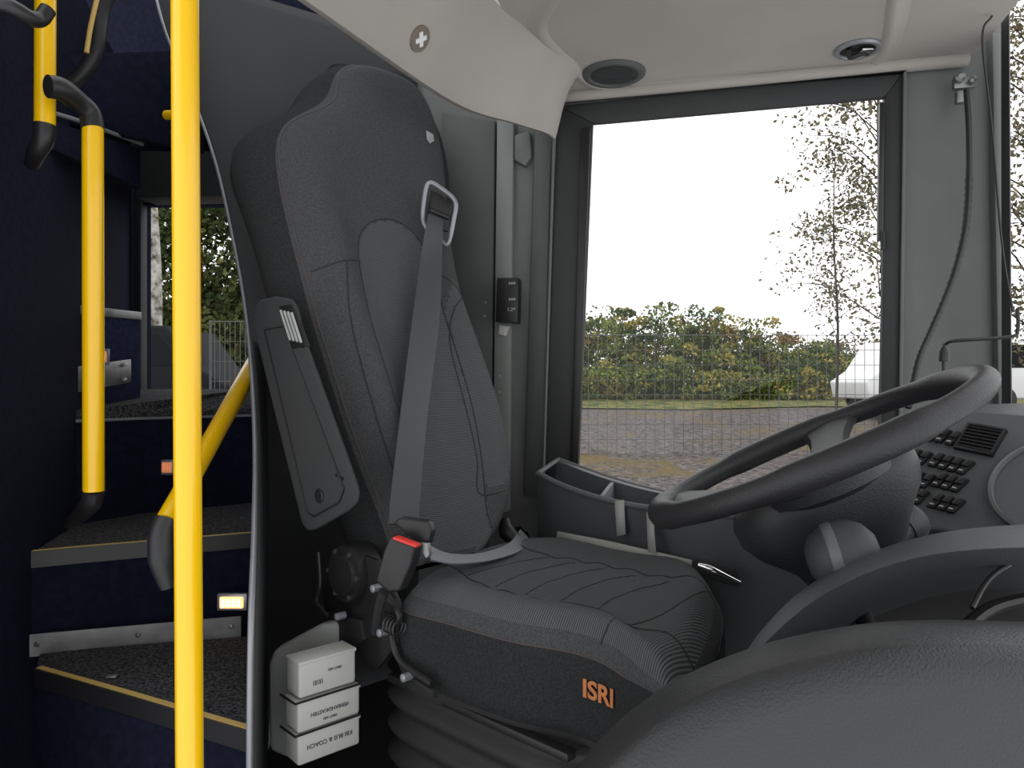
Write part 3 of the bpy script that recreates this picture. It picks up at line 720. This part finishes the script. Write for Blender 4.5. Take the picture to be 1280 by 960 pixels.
g=G(); g.tube([P(1180,512,1.5),P(1180,440,1.5),P(1183,430,1.5),P(1195,426,1.48),P(1262,421,1.45),P(1272,412,1.45),P(1272,385,1.45)],.0035,8,seg=5); g.lathe(P(1180,440,1.5),Z,[(.01,-.02),(.01,.0),(.006,.01),(0,.01)],12); g.make('bent_rod','black',label='thin black bent metal rod on dashboard edge',cat='rod')
# windscreen
w3=emp('window_3',P(1260,520,1.6),kind='structure',label='front windscreen edge with black surround')
g=G(); g.prism([P(1251,-60,1.70),P(1261,-60,1.66),P(1264,520,1.66),P(1252,520,1.70)],V(.03,.04,0),.003); g.make('window_frame','framek',parent=w3)
g=G(); g.add([P(1258,-80,1.72),P(1430,-130,1.2),P(1430,520,1.2),P(1258,520,1.72)],[(0,1,2,3)]); g.make('glass_pane','glass',parent=w3)

# ================= LEFT: stairs
def step(lab,z,poly,edge,nw):
    e=emp('stair_step',Zp(*poly[0],z)-Z*.1,label=lab,cat='step',group='entrance stairs')
    pts=[Zp(x,y,z) for x,y in poly]
    G().prism(pts,Z*-.03,.002).make('carpet_tread','carpet',parent=e)
    a=[Zp(x,y,z) for x,y in edge]
    g=G(); 
    for i in range(len(a)-1):
        t=(a[i+1]-a[i]).normalized(); o=V(-t.y,t.x,0)
        g.prism([a[i]+Z*.002,a[i+1]+Z*.002,a[i+1]+o*nw+Z*.002,a[i]+o*nw+Z*.002],Z*.003)
    g.make('yellow_nosing','yellow2',parent=e,label='worn yellow edge strip')
    g=G()
    for i in range(len(a)-1):
        t=(a[i+1]-a[i]).normalized(); o=V(-t.y,t.x,0)
        g.prism([a[i]-o*.004+Z*.004,a[i+1]-o*.004+Z*.004,a[i+1]-o*.004-Z*.03,a[i]-o*.004-Z*.03],o*.004)
    g.make('nosing_trim','black',parent=e)
    g=G()
    for i in range(len(a)-1):
        g.prism([a[i]-Z*.028,a[i+1]-Z*.028,V(a[i+1].x,a[i+1].y,z-.24),V(a[i].x,a[i].y,z-.24)],V(0,.02,0))
    g.make('riser','navy',parent=e)
    return e
z1,z2,z3=CZ-.556,CZ-.35,CZ-.09
e1_=step('lowest wedge-shaped stair step, black carpet with yellow edge',z1,[(45,838),(150,868),(312,916),(312,795),(50,815)],[(45,838),(150,868),(312,916)],.012)
e2_=step('middle stair step, black carpet with thin yellow edge',z2,[(35,692),(100,686),(315,668),(315,618),(200,632),(85,658)],[(35,692),(100,686),(315,668)],.009)
g=G(); a=P(33,821,1.478); b=P(302,795,1.62)
t=(b-a).normalized(); g.prism([a,b,b+Z*.046,a+Z*.046],V(.0,-.004,0))
for k in (.05,.5,.95): g.lathe(a.lerp(b,k)+Z*.025+V(0,-.005,0),-Vector((0,1,0)),[(.006,0),(.005,.002),(0,.003)],10)
g.make('kick_plate','metal',parent=e2_,label='brushed aluminium kick plate')
e3_=emp('stair_step',P(60,528,1.85),label='top carpeted ledge below passenger window',cat='step',group='entrance stairs')
a=P(62,528,1.74); m_=P(180,523,1.95); b=P(315,519,2.12)
a2=W(150,494,.03);b2=W(315,494,.03)
g=G(); g.add([a,m_,b2,a2],[(0,1,2,3)]); g.add([m_,b,b2],[(0,1,2)])
o=g.make('carpet_tread','carpet',parent=e3_,smooth=False); o.modifiers.new('s','SOLIDIFY').thickness=.02
g=G(); g.tube([a,m_,b],.004,8); g.make('nosing_trim','silver',parent=e3_)
g=G(); g.prism([a,m_,m_-Z*.28,a-Z*.28],V(0,.02,0)); g.prism([m_,b,b-Z*.28,m_-Z*.28],V(0,.02,0)); g.make('riser','navy',parent=e3_)
lk=emp('side_locker',P(115,530,1.9),label='blue carpeted low locker with metal top edge and plate',cat='locker')
g=G(); g.prism([P(58,388,1.72),P(176,398,2.08),P(176,500,2.08),P(58,520,1.72)],V(-.05,.05,0),.004); g.make('carpet_front','navyl',parent=lk)
g=G(); g.prism([P(60,377,1.72),P(177,390,2.08),P(177,400,2.08),P(60,389,1.72)],V(-.04,.06,0),.002); g.make('top_edge','metal',parent=lk)
g=G(); g.prism([P(80,461,1.76),P(164,449,2.03),P(164,478,2.03),P(80,494,1.76)],V(-.002,-.006,0),.001)
for x,y,d in [(88,468,1.76),(157,456,2.0),(88,485,1.76),(157,474,2.0)]: g.lathe(P(x,y,d)+V(0,-.005,0),V(.3,-1,0),[(.005,-.01),(.005,.004),(0,.005)],8)
g.make('metal_plate','metal',parent=lk,label='scuffed aluminium plate')
G().prism([W(172,188,.12),W(300,188,.12),W(300,245,.12),W(168,248,.12)],WN*.1,.01).make('blind_box','greyd',label='dark grey blind housing above passenger window',cat='blind box')
G().prism([W(120,70,.3),W(330,70,.3),W(330,78,.3),W(120,78,.3)],WN*.3,.004).make('trim_3','silver',kind='structure',label='thin silver luggage rack edge')
g=G(); g.tube([P(-20,116,1.4),P(90,148,1.65),P(178,180,1.95)],.005,8); g.make('trim_4','silver',kind='structure',label='thin silver edge rail on stairwell wall')
g=G(); g.prism([P(-20,125,1.4),P(176,185,1.95),P(176,235,1.95),P(-20,150,1.4)],V(-.03,.03,0),.003); g.make('trim_5','navy',kind='structure',label='dark blue padded band on stairwell wall')
g=G(); g.prism([P(60,66,1.7),P(250,60,2.0),P(250,190,2.0),P(60,150,1.7)],V(0,.04,0),.01); g.make('shadow_panel','navy',label='dark panel standing in for seat back shadow above stairs',cat='panel')  # dark panel added to stand for the seat back shadow

def lamp(px,py,d,w,h,m,label):
    e=emp('step_light',P(px,py+h*450/d,d),label=label,cat='light',group='step lights')
    c=P(px,py,d)
    G().box(c,w*1.15,.012,h*1.25,bev=.003).make('lamp_housing','silver',parent=e)
    g=G(); g.box(c+V(0,-.007,0),w*.9,.008,h*.85,bev=.003)
    for k in (-.3,-.1,.1,.3): g.box(c+V(k*w,-.012,0),w*.09,.003,h*.5,mi=1)
    g.make('lamp_lens',[m,'lamph' if m=='lamp' else m],parent=e)
lamp(291,752,1.60,.058,.030,'lamp','glowing warm rectangular step light on riser')
lamp(210,584,1.98,.030,.034,'lampo','dim orange step light on riser')
lamp(131,446,1.86,.018,.034,'lampo','small dim orange marker light on locker')
for x,y,z in [(140,848,z1),(145,517,CZ-.08)]:
    G().box(Zp(x,y,z)+Z*.004,.02,.012,.004,bev=.001).make('floor_clip','metal',label='small metal clip on stair carpet',cat='clip',group='stair clips')

# ================= rails
def rail(name,label,parts):
    e=emp(name,parts[0][1][0],label=label,cat='grab rail')
    for nm,pts,r,m,seg in parts: G().tube(pts,r,20,seg=seg).make(nm,m,parent=e)
    return e
rail('grab_pole','full-height bright yellow grab pole beside entrance',[('pole_tube',[V(-.397,.9,0.0),P(237,960,.9),P(231,0,.9),P(229,-300,.9)],.0165,'yellow',0),('floor_flange',[V(-.397,.9,0.0),V(-.397,.9,.012)],.035,'black',0)])
rail('grab_rail','yellow vertical grab rail with black elbow ends',[('pole_tube',[P(116,158,1.3),P(117,614,1.3)],.0178,'yellow',0),
 ('upper_elbow',[P(60,108,1.22),P(78,112,1.24),P(98,128,1.28),P(112,142,1.3),P(116,162,1.3)],.019,'black',5),('lower_elbow',[P(117,612,1.3),P(114,628,1.31),P(104,640,1.34),P(88,654,1.42)],[.019,.018,.015,.012],'black',5)])
rail('grab_rail','short yellow grab rail with black lower elbow',[('pole_tube',[P(57,-60,1.28),P(56,160,1.28)],.0170,'yellow',0),('lower_elbow',[P(56,156,1.28),P(54,175,1.28),P(46,190,1.29),P(40,205,1.32)],[.018,.017,.0155,.013],'black',5)])
rail('grab_rail','black hooked handle end of upper rail',[('handle',[P(-30,5,1.1),P(10,8,1.1),P(36,22,1.12),P(50,24,1.14),P(60,12,1.15)],.012,'black',5)])
rail('grab_rail','dark curved handrail with yellow section above stairs',[('handle',[P(150,-40,1.6),P(128,10,1.6),P(120,60,1.6),P(100,95,1.6),P(60,120,1.6)],.017,'black',6),('pole_tube',[P(128,-30,1.55),P(114,30,1.55),P(108,66,1.55)],.005,'yellow2',5)])
rail('grab_rail','diagonal yellow grab rail with black end fitting',[('pole_tube',[P(326,440,1.90),P(206,655,1.18)],[.0215,.0175],'yellow',0),
 ('lower_elbow',[P(209,648,1.18),P(202,668,1.17),P(202,700,1.16),P(210,735,1.16)],[.0185,.020,.020,.012],'black',5)])
rail('grab_rail','short horizontal yellow peg on partition edge',[('pole_tube',[P(208,144,1.72),P(222,143,1.7)],.011,'yellow',0)])
# ================= first-aid boxes
bx=V(math.cos(math.radians(42)),math.sin(math.radians(42)),0); by=V(-bx.y,bx.x,0)
hold=emp('wall_holder',P(350,950,1.27),label='rounded grey plastic holder behind white boxes',cat='holder')
g=G(); g.prism([P(x,y,1.36) for x,y in [(333,830),(340,812),(400,780),(425,778),(425,935),(358,950),(334,940)]],V(.02,.05,0),.012,seg=3); g.make('holder_shell','hold',parent=hold)
for i,(x,y,h,w) in enumerate([(402,836,.064,.108),(404,880,.054,.118),(404,919,.054,.118)]):
    e=emp('first_aid_box',P(x,y+h*340,1.27),label='white plastic box strapped with black elastic, stacked beside seat base',cat='box',group='stacked white boxes')
    c=P(x,y,1.27)
    g=G(); g.box(c,w,.05,h*.96,(bx,by,Z),.005,seg=3); g.box(c+Z*h*.44,w*1.02,.052,.006,(bx,by,Z),.002); g.make('box_shell','white',parent=e)
    if i==1:
        text('box_label','VERBANDKASTEN',c-by*.0255,-bx,-Z,.009,'text',e); text('box_label','FIRST AID',c-by*.0255-Z*.013,-bx,-Z,.006,'text',e)
    elif i==2: text('box_label','KBI BUS & COACH',c-by*.0255+Z*.002,-bx,-Z,.0105,'text',e)
    else:
        text('box_label','FIRST AID',c-by*.0255+Z*.006+bx*.012,-bx,-Z,.006,'text',e)
        g=G()
        for k in range(5): g.box(c-by*.026+bx*(-.028+k*.004)+Z*-.010,.001+.001*(k%2),.001,.008,(bx,by,Z))
        g.make('print_mark','text',parent=e)
for zz_ in (861,900):
    g=G(); c=P(402,zz_,1.27); g.tube([c-bx*.064+by*.026,c-bx*.062-by*.027,c+bx*.062-by*.027,c+bx*.064+by*.026],.0022,6); g.make('elastic_cord','black',label='black elastic cord around white boxes',cat='cord',group='elastic cords')

# ================= EXTERIOR
def gz(x,y):
    d=max(0,y); return CZ-2.2+.07*min(d,30)
g=G(); rows=[]
for yy in [3.4,6,9,12,15,18,21,24,27,30,60,150]:
    rows.append([V(x,yy,gz(x,yy)) for x in (-60,-20,-5,0,5,20,60)])
g.grid(rows); o=g.make('ground','gravel',kind='stuff',label='grey gravel yard strewn with fallen leaves',cat='ground')
g=G(); g.prism([V(-20,21.0,gz(0,21)+.03),V(2,21.0,gz(0,21)+.03),V(5,20.6,gz(0,20.6)+.03),V(9,21.5,gz(0,21.5)+.03),V(18,20.5,gz(0,20.5)+.03),V(30,29.5,gz(0,29.5)+.03),V(-30,29.5,gz(0,29.5)+.03)],Z*.01)
g.make('grass_strip','grass',kind='stuff',label='grass strip under hedge with fallen leaves',cat='grass')
def leaves(g,c,r,n,size,mi=0,sq=(1,1,1)):
    for _ in range(n):
        while True:
            q=V(random.uniform(-1,1),random.uniform(-1,1),random.uniform(-1,1))
            if q.length<1: break
        q=q*(q.length**-.3 if q.length>.05 else 1)
        p=V(c[0]+q.x*r*sq[0],c[1]+q.y*r*sq[1],c[2]+q.z*r*sq[2])
        a=V(random.gauss(0,1),random.gauss(0,1),random.gauss(0,1)).normalized(); b=a.cross(V(random.gauss(0,1),random.gauss(0,1),random.gauss(0,1))).normalized()
        s=size*random.uniform(.5,1.3)
        g.add([p-a*s,p-b*s*.6,p+a*s,p+b*s*.6],[(0,1,2,3)],mi)
def bush(px,top,d,w,ms,label,grp='hedge bushes',n=1800,ls=.075,ncl=14):
    c=P(px,480,d); zt=CZ+(480-top)/F*d; zb=gz(0,d); g=G(); r=w/2; H=zt-zb
    for k in range(6):
        a=random.uniform(0,6.28); g.tube([V(c.x,c.y,zb),V(c.x+math.cos(a)*r*.3,c.y+math.sin(a)*r*.3,zb+H*.5),V(c.x+math.cos(a)*r*.6,c.y+math.sin(a)*r*.5,zb+H*random.uniform(.7,.95))],[.03,.02,.008],4,mi=len(ms))
    leaves(g,(c.x,c.y,zb+H*.42),r*1.05,n//2,ls*d/25,0,(1,.6,H/w*.8))
    for k in range(ncl):
        q=V(c.x+random.uniform(-.6,.6)*w,c.y-random.uniform(.0,.3)*w,zb+H*random.uniform(.08,.88))
        leaves(g,q,r*random.uniform(.14,.36),int(n*.9)//ncl,ls*d/25,random.randrange(len(ms)),(1.2,1,.7))
    g.make('bush',ms+['wood'],label=label,cat='bush',group=grp,smooth=False)
A1=['lg','ly','lo','lg','ldg']; A2=['ldg','lg','ly']; A3=['lg','ly','lo','ly','ldg']
for px,top,m,w in [(690,388,A1,3.4),(738,376,A2,2.8),(775,394,A1,3),(812,372,A2,2.6),(846,388,A3,3),(878,372,A3,2.4),(908,392,A1,2.4),(935,408,A3,2.6),(962,426,A2,2.6),(990,434,A1,2.6),(1020,424,A3,3),(1055,430,A2,2.6),(1160,420,A1,3.2),(1220,415,A3,3.4)]:
    bush(px,top,27+random.uniform(-1,1),w,m,'autumn bush with mixed yellow and orange leaves' if m!=A2 else 'green leafy bush turning yellow',n=2200,ncl=24)
for px,top,m in [(712,452,A2),(748,448,A3),(790,458,A2),(825,440,A2),(858,458,A2),(895,462,A3),(935,466,A2),(965,464,A3),(1000,446,A2),(1035,446,A2)]:
    bush(px,top,24,2.1,m,'low yellow-green shrub at hedge foot','low shrubs',1200,.065)
for px,top in [(600,375),(700,384),(790,386),(980,415),(1060,412),(1270,400),(1350,380)]:
    bush(px,top,45,8,['leafd','leafd'],'distant brownish tree clump','distant trees',1500,.07)
def tree(px,base_d,top,spread,m,barkm,label,nl,trunk=.09,low=.25,ls=.05,nb=14,lean=0):
    c=P(px,480,base_d); zb=gz(0,base_d); zt=CZ+(480-top)/F*base_d; H=zt-zb
    e=emp('tree',V(c.x,c.y,zb),label=label,cat='tree')
    g=G(); g.tube([V(c.x,c.y,zb),V(c.x+.05+lean*.3,c.y,zb+H*.4),V(c.x-.03+lean*.6,c.y,zb+H*.7),V(c.x+lean,c.y,zt)],[trunk,trunk*.8,trunk*.5,trunk*.15],10,seg=4)
    g.make('trunk',barkm,parent=e)
    g=G(); gl=G()
    for k in range(nb):
        t=low+(1-low)*k/nb; z=zb+H*t; a=random.uniform(0,6.28); L_=spread*(1.15-t*.7)*random.uniform(.7,1.1)
        p0=V(c.x+lean*t,c.y,z); p1=p0+V(math.cos(a)*L_*.5,math.sin(a)*L_*.5,L_*.35); p2=p0+V(math.cos(a)*L_,math.sin(a)*L_,L_*.35)
        g.tube([p0,p1,p2],[trunk*.3,trunk*.18,trunk*.08],5,seg=3)
        for j in range(5):
            q=p0.lerp(p1,random.uniform(.3,1)) if j<2 else p1.lerp(p2,random.uniform(0,1.1))
            q=q+V(random.gauss(0,.1),random.gauss(0,.1),random.gauss(0,.12))*spread; g.tube([p1,q],[trunk*.1,trunk*.05],4)
            leaves(gl,q,spread*random.uniform(.12,.28),nl//(nb*5),ls)
    g.make('branches','wood',parent=e); o=gl.make('foliage',m,parent=e,smooth=False); o['kind']='stuff'
tree(1100,12,-20,1.9,'leafd','wood','leafy birch tree with thin autumn leaves',6000,low=.28,ls=.042,nb=30,trunk=.045)
tree(1044,13.5,180,1.0,'leafd','wood','slim sparse birch sapling with few leaves',1700,low=.35,ls=.040,nb=18,trunk=.03)
tree(1290,12,10,1.5,'leafd','wood','birch tree with dense yellow-brown leaves',4500,low=.2,ls=.045,nb=24,trunk=.06)
tree(192,13.5,60,1.6,'leafdk','bark','white-barked birch with green leaves',1600,low=.6,ls=.05,nb=16,trunk=.13)
tree(250,19,190,2.8,'leafdk','wood','leafy green roadside tree',9000,low=.2,ls=.09,nb=24)
tree(315,20,200,2.8,'leafdk','wood','leafy dark green tree',8000,low=.2,ls=.09,nb=22)
tree(140,20,170,2.6,'leafdk','wood','leafy green tree turning yellow',6000,low=.3,ls=.08,nb=20)
for px in (150,190,225,262,300,335): bush(px,350,23,3.6,['leafdk','ldg'],'dense green shrub behind mesh fence','roadside shrubs',4200,.10,26)
def fence(x0,x1,d,top,h,label,step_,r=.005,post=40.0):
    a=P(x0,480,d); b=P(x1,480,d); zt=CZ+(480-top)/F*d; n=int((b.x-a.x)/step_); e=emp('wire_fence',V((a.x+b.x)/2,d,zt-h),label=label,cat='fence')
    g=G()
    for i in range(n+1):
        x=a.x+(b.x-a.x)*i/n; g.tube([V(x,d,zt-h),V(x,d,zt)],r,4)
    for k in range(9): g.tube([V(a.x,d,zt-h+h*k/8),V(b.x,d,zt-h+h*k/8)],r*(1.4 if k==8 else .8),4)
    g.make('wire_mesh','wire',parent=e)
    for i in range(int((b.x-a.x)/post)+1): G().tube([V(a.x+i*post,d+.03,zt-h-.1),V(a.x+i*post,d+.03,zt+.02)],r*3.5,8).make('fence_post','wire',parent=e)
fence(640,1200,13,419,2.15,'thin grey wire mesh fence before autumn bushes',.17,.0055)
fence(262,345,10.4,402,2.3,'grey wire mesh fence seen through passenger window',.07,.005)
def vehicle(name,c,yaw,prof,wins,width,m,label,cat,wheels,rw=.33,k=1):
    f=V(math.cos(yaw),math.sin(yaw),0)*k; s=V(-math.sin(yaw),math.cos(yaw),0); e=emp(name,c,label=label,cat=cat); c=Vector(c); Zk=Z*k
    g=G(); g.prism([c+f*x+Zk*z-s*width/2 for x,z in prof],s*width,.06,seg=3); g.make('body',m,parent=e)
    for w in wins:
        g=G()
        g.prism([c+f*x+Zk*z-s*(width/2+.008) for x,z in w],s*(width+.016),.0); g.make('side_window','carglass',parent=e)
    for x in wheels:
        for q in (-1,1): 
            G().lathe(c+f*x+Z*rw+s*q*(width/2-.1),s*q,[(0,-.1),(rw,-.1),(rw,.1),(rw*.6,.12),(rw*.55,.09),(0,.1)],24).make('wheel','rubber',parent=e)
vd=19.2
vehicle('van',V((1162-640)/F*vd,vd,gz(0,vd)+.12),math.radians(184),[(-2.3,.35),(2.2,.35),(2.3,.8),(1.85,1.1),(1.35,1.85),(-2.2,1.95),(-2.35,1.2)],[[(1.65,1.15),(1.25,1.72),(.5,1.75),(.5,1.15)],[(.4,1.15),(.4,1.75),(-.8,1.75),(-.8,1.15)],[(-.9,1.15),(-.9,1.75),(-2.1,1.74),(-2.15,1.15)]],1.8,'whitep','white passenger van parked by bushes','van',(-1.4,1.5))
cd=12.0
vehicle('car',V((160-640)/F*cd,cd,gz(0,cd)+.3),math.radians(0),[(-2.1,.3),(1.7,.3),(1.75,.95),(1.35,1.2),(.95,1.75),(-1.9,1.8),(-2.15,1.0)],[[(1.2,1.2),(.85,1.62),(-.3,1.66),(-.3,1.2)],[(-.4,1.2),(-.4,1.66),(-1.7,1.64),(-1.85,1.2)]],1.9,'darkcar','dark tall estate car parked outside passenger window','car',(-1.35,1.2),k=1.12)

# ================= light, camera
w=bpy.data.worlds.new('overcast_sky'); bpy.context.scene.world=w; w.use_nodes=True; nt=w.node_tree; bg=nt.nodes['Background']
tc=nt.nodes.new('ShaderNodeTexCoord'); n=nt.nodes.new('ShaderNodeTexNoise'); n.inputs['Scale'].default_value=1.5
r=nt.nodes.new('ShaderNodeValToRGB'); r.color_ramp.elements[0].color=(.88,.91,.94,1); r.color_ramp.elements[1].color=(1,1,1,1)
nt.links.new(tc.outputs['Generated'],n.inputs['Vector']); nt.links.new(n.outputs['Fac'],r.inputs['Fac']); nt.links.new(r.outputs['Color'],bg.inputs['Color']); bg.inputs['Strength'].default_value=1.75
cam=bpy.data.cameras.new('camera'); cam.sensor_width=36; cam.lens=F/1280*36; cam.clip_start=.02; cam.clip_end=400
co_=bpy.data.objects.new('camera',cam); co_.location=C; co_.rotation_euler=(math.pi/2,0,0); bpy.context.scene.collection.objects.link(co_)
bpy.context.scene.camera=co_
bpy.context.scene.view_settings.view_transform='Standard'
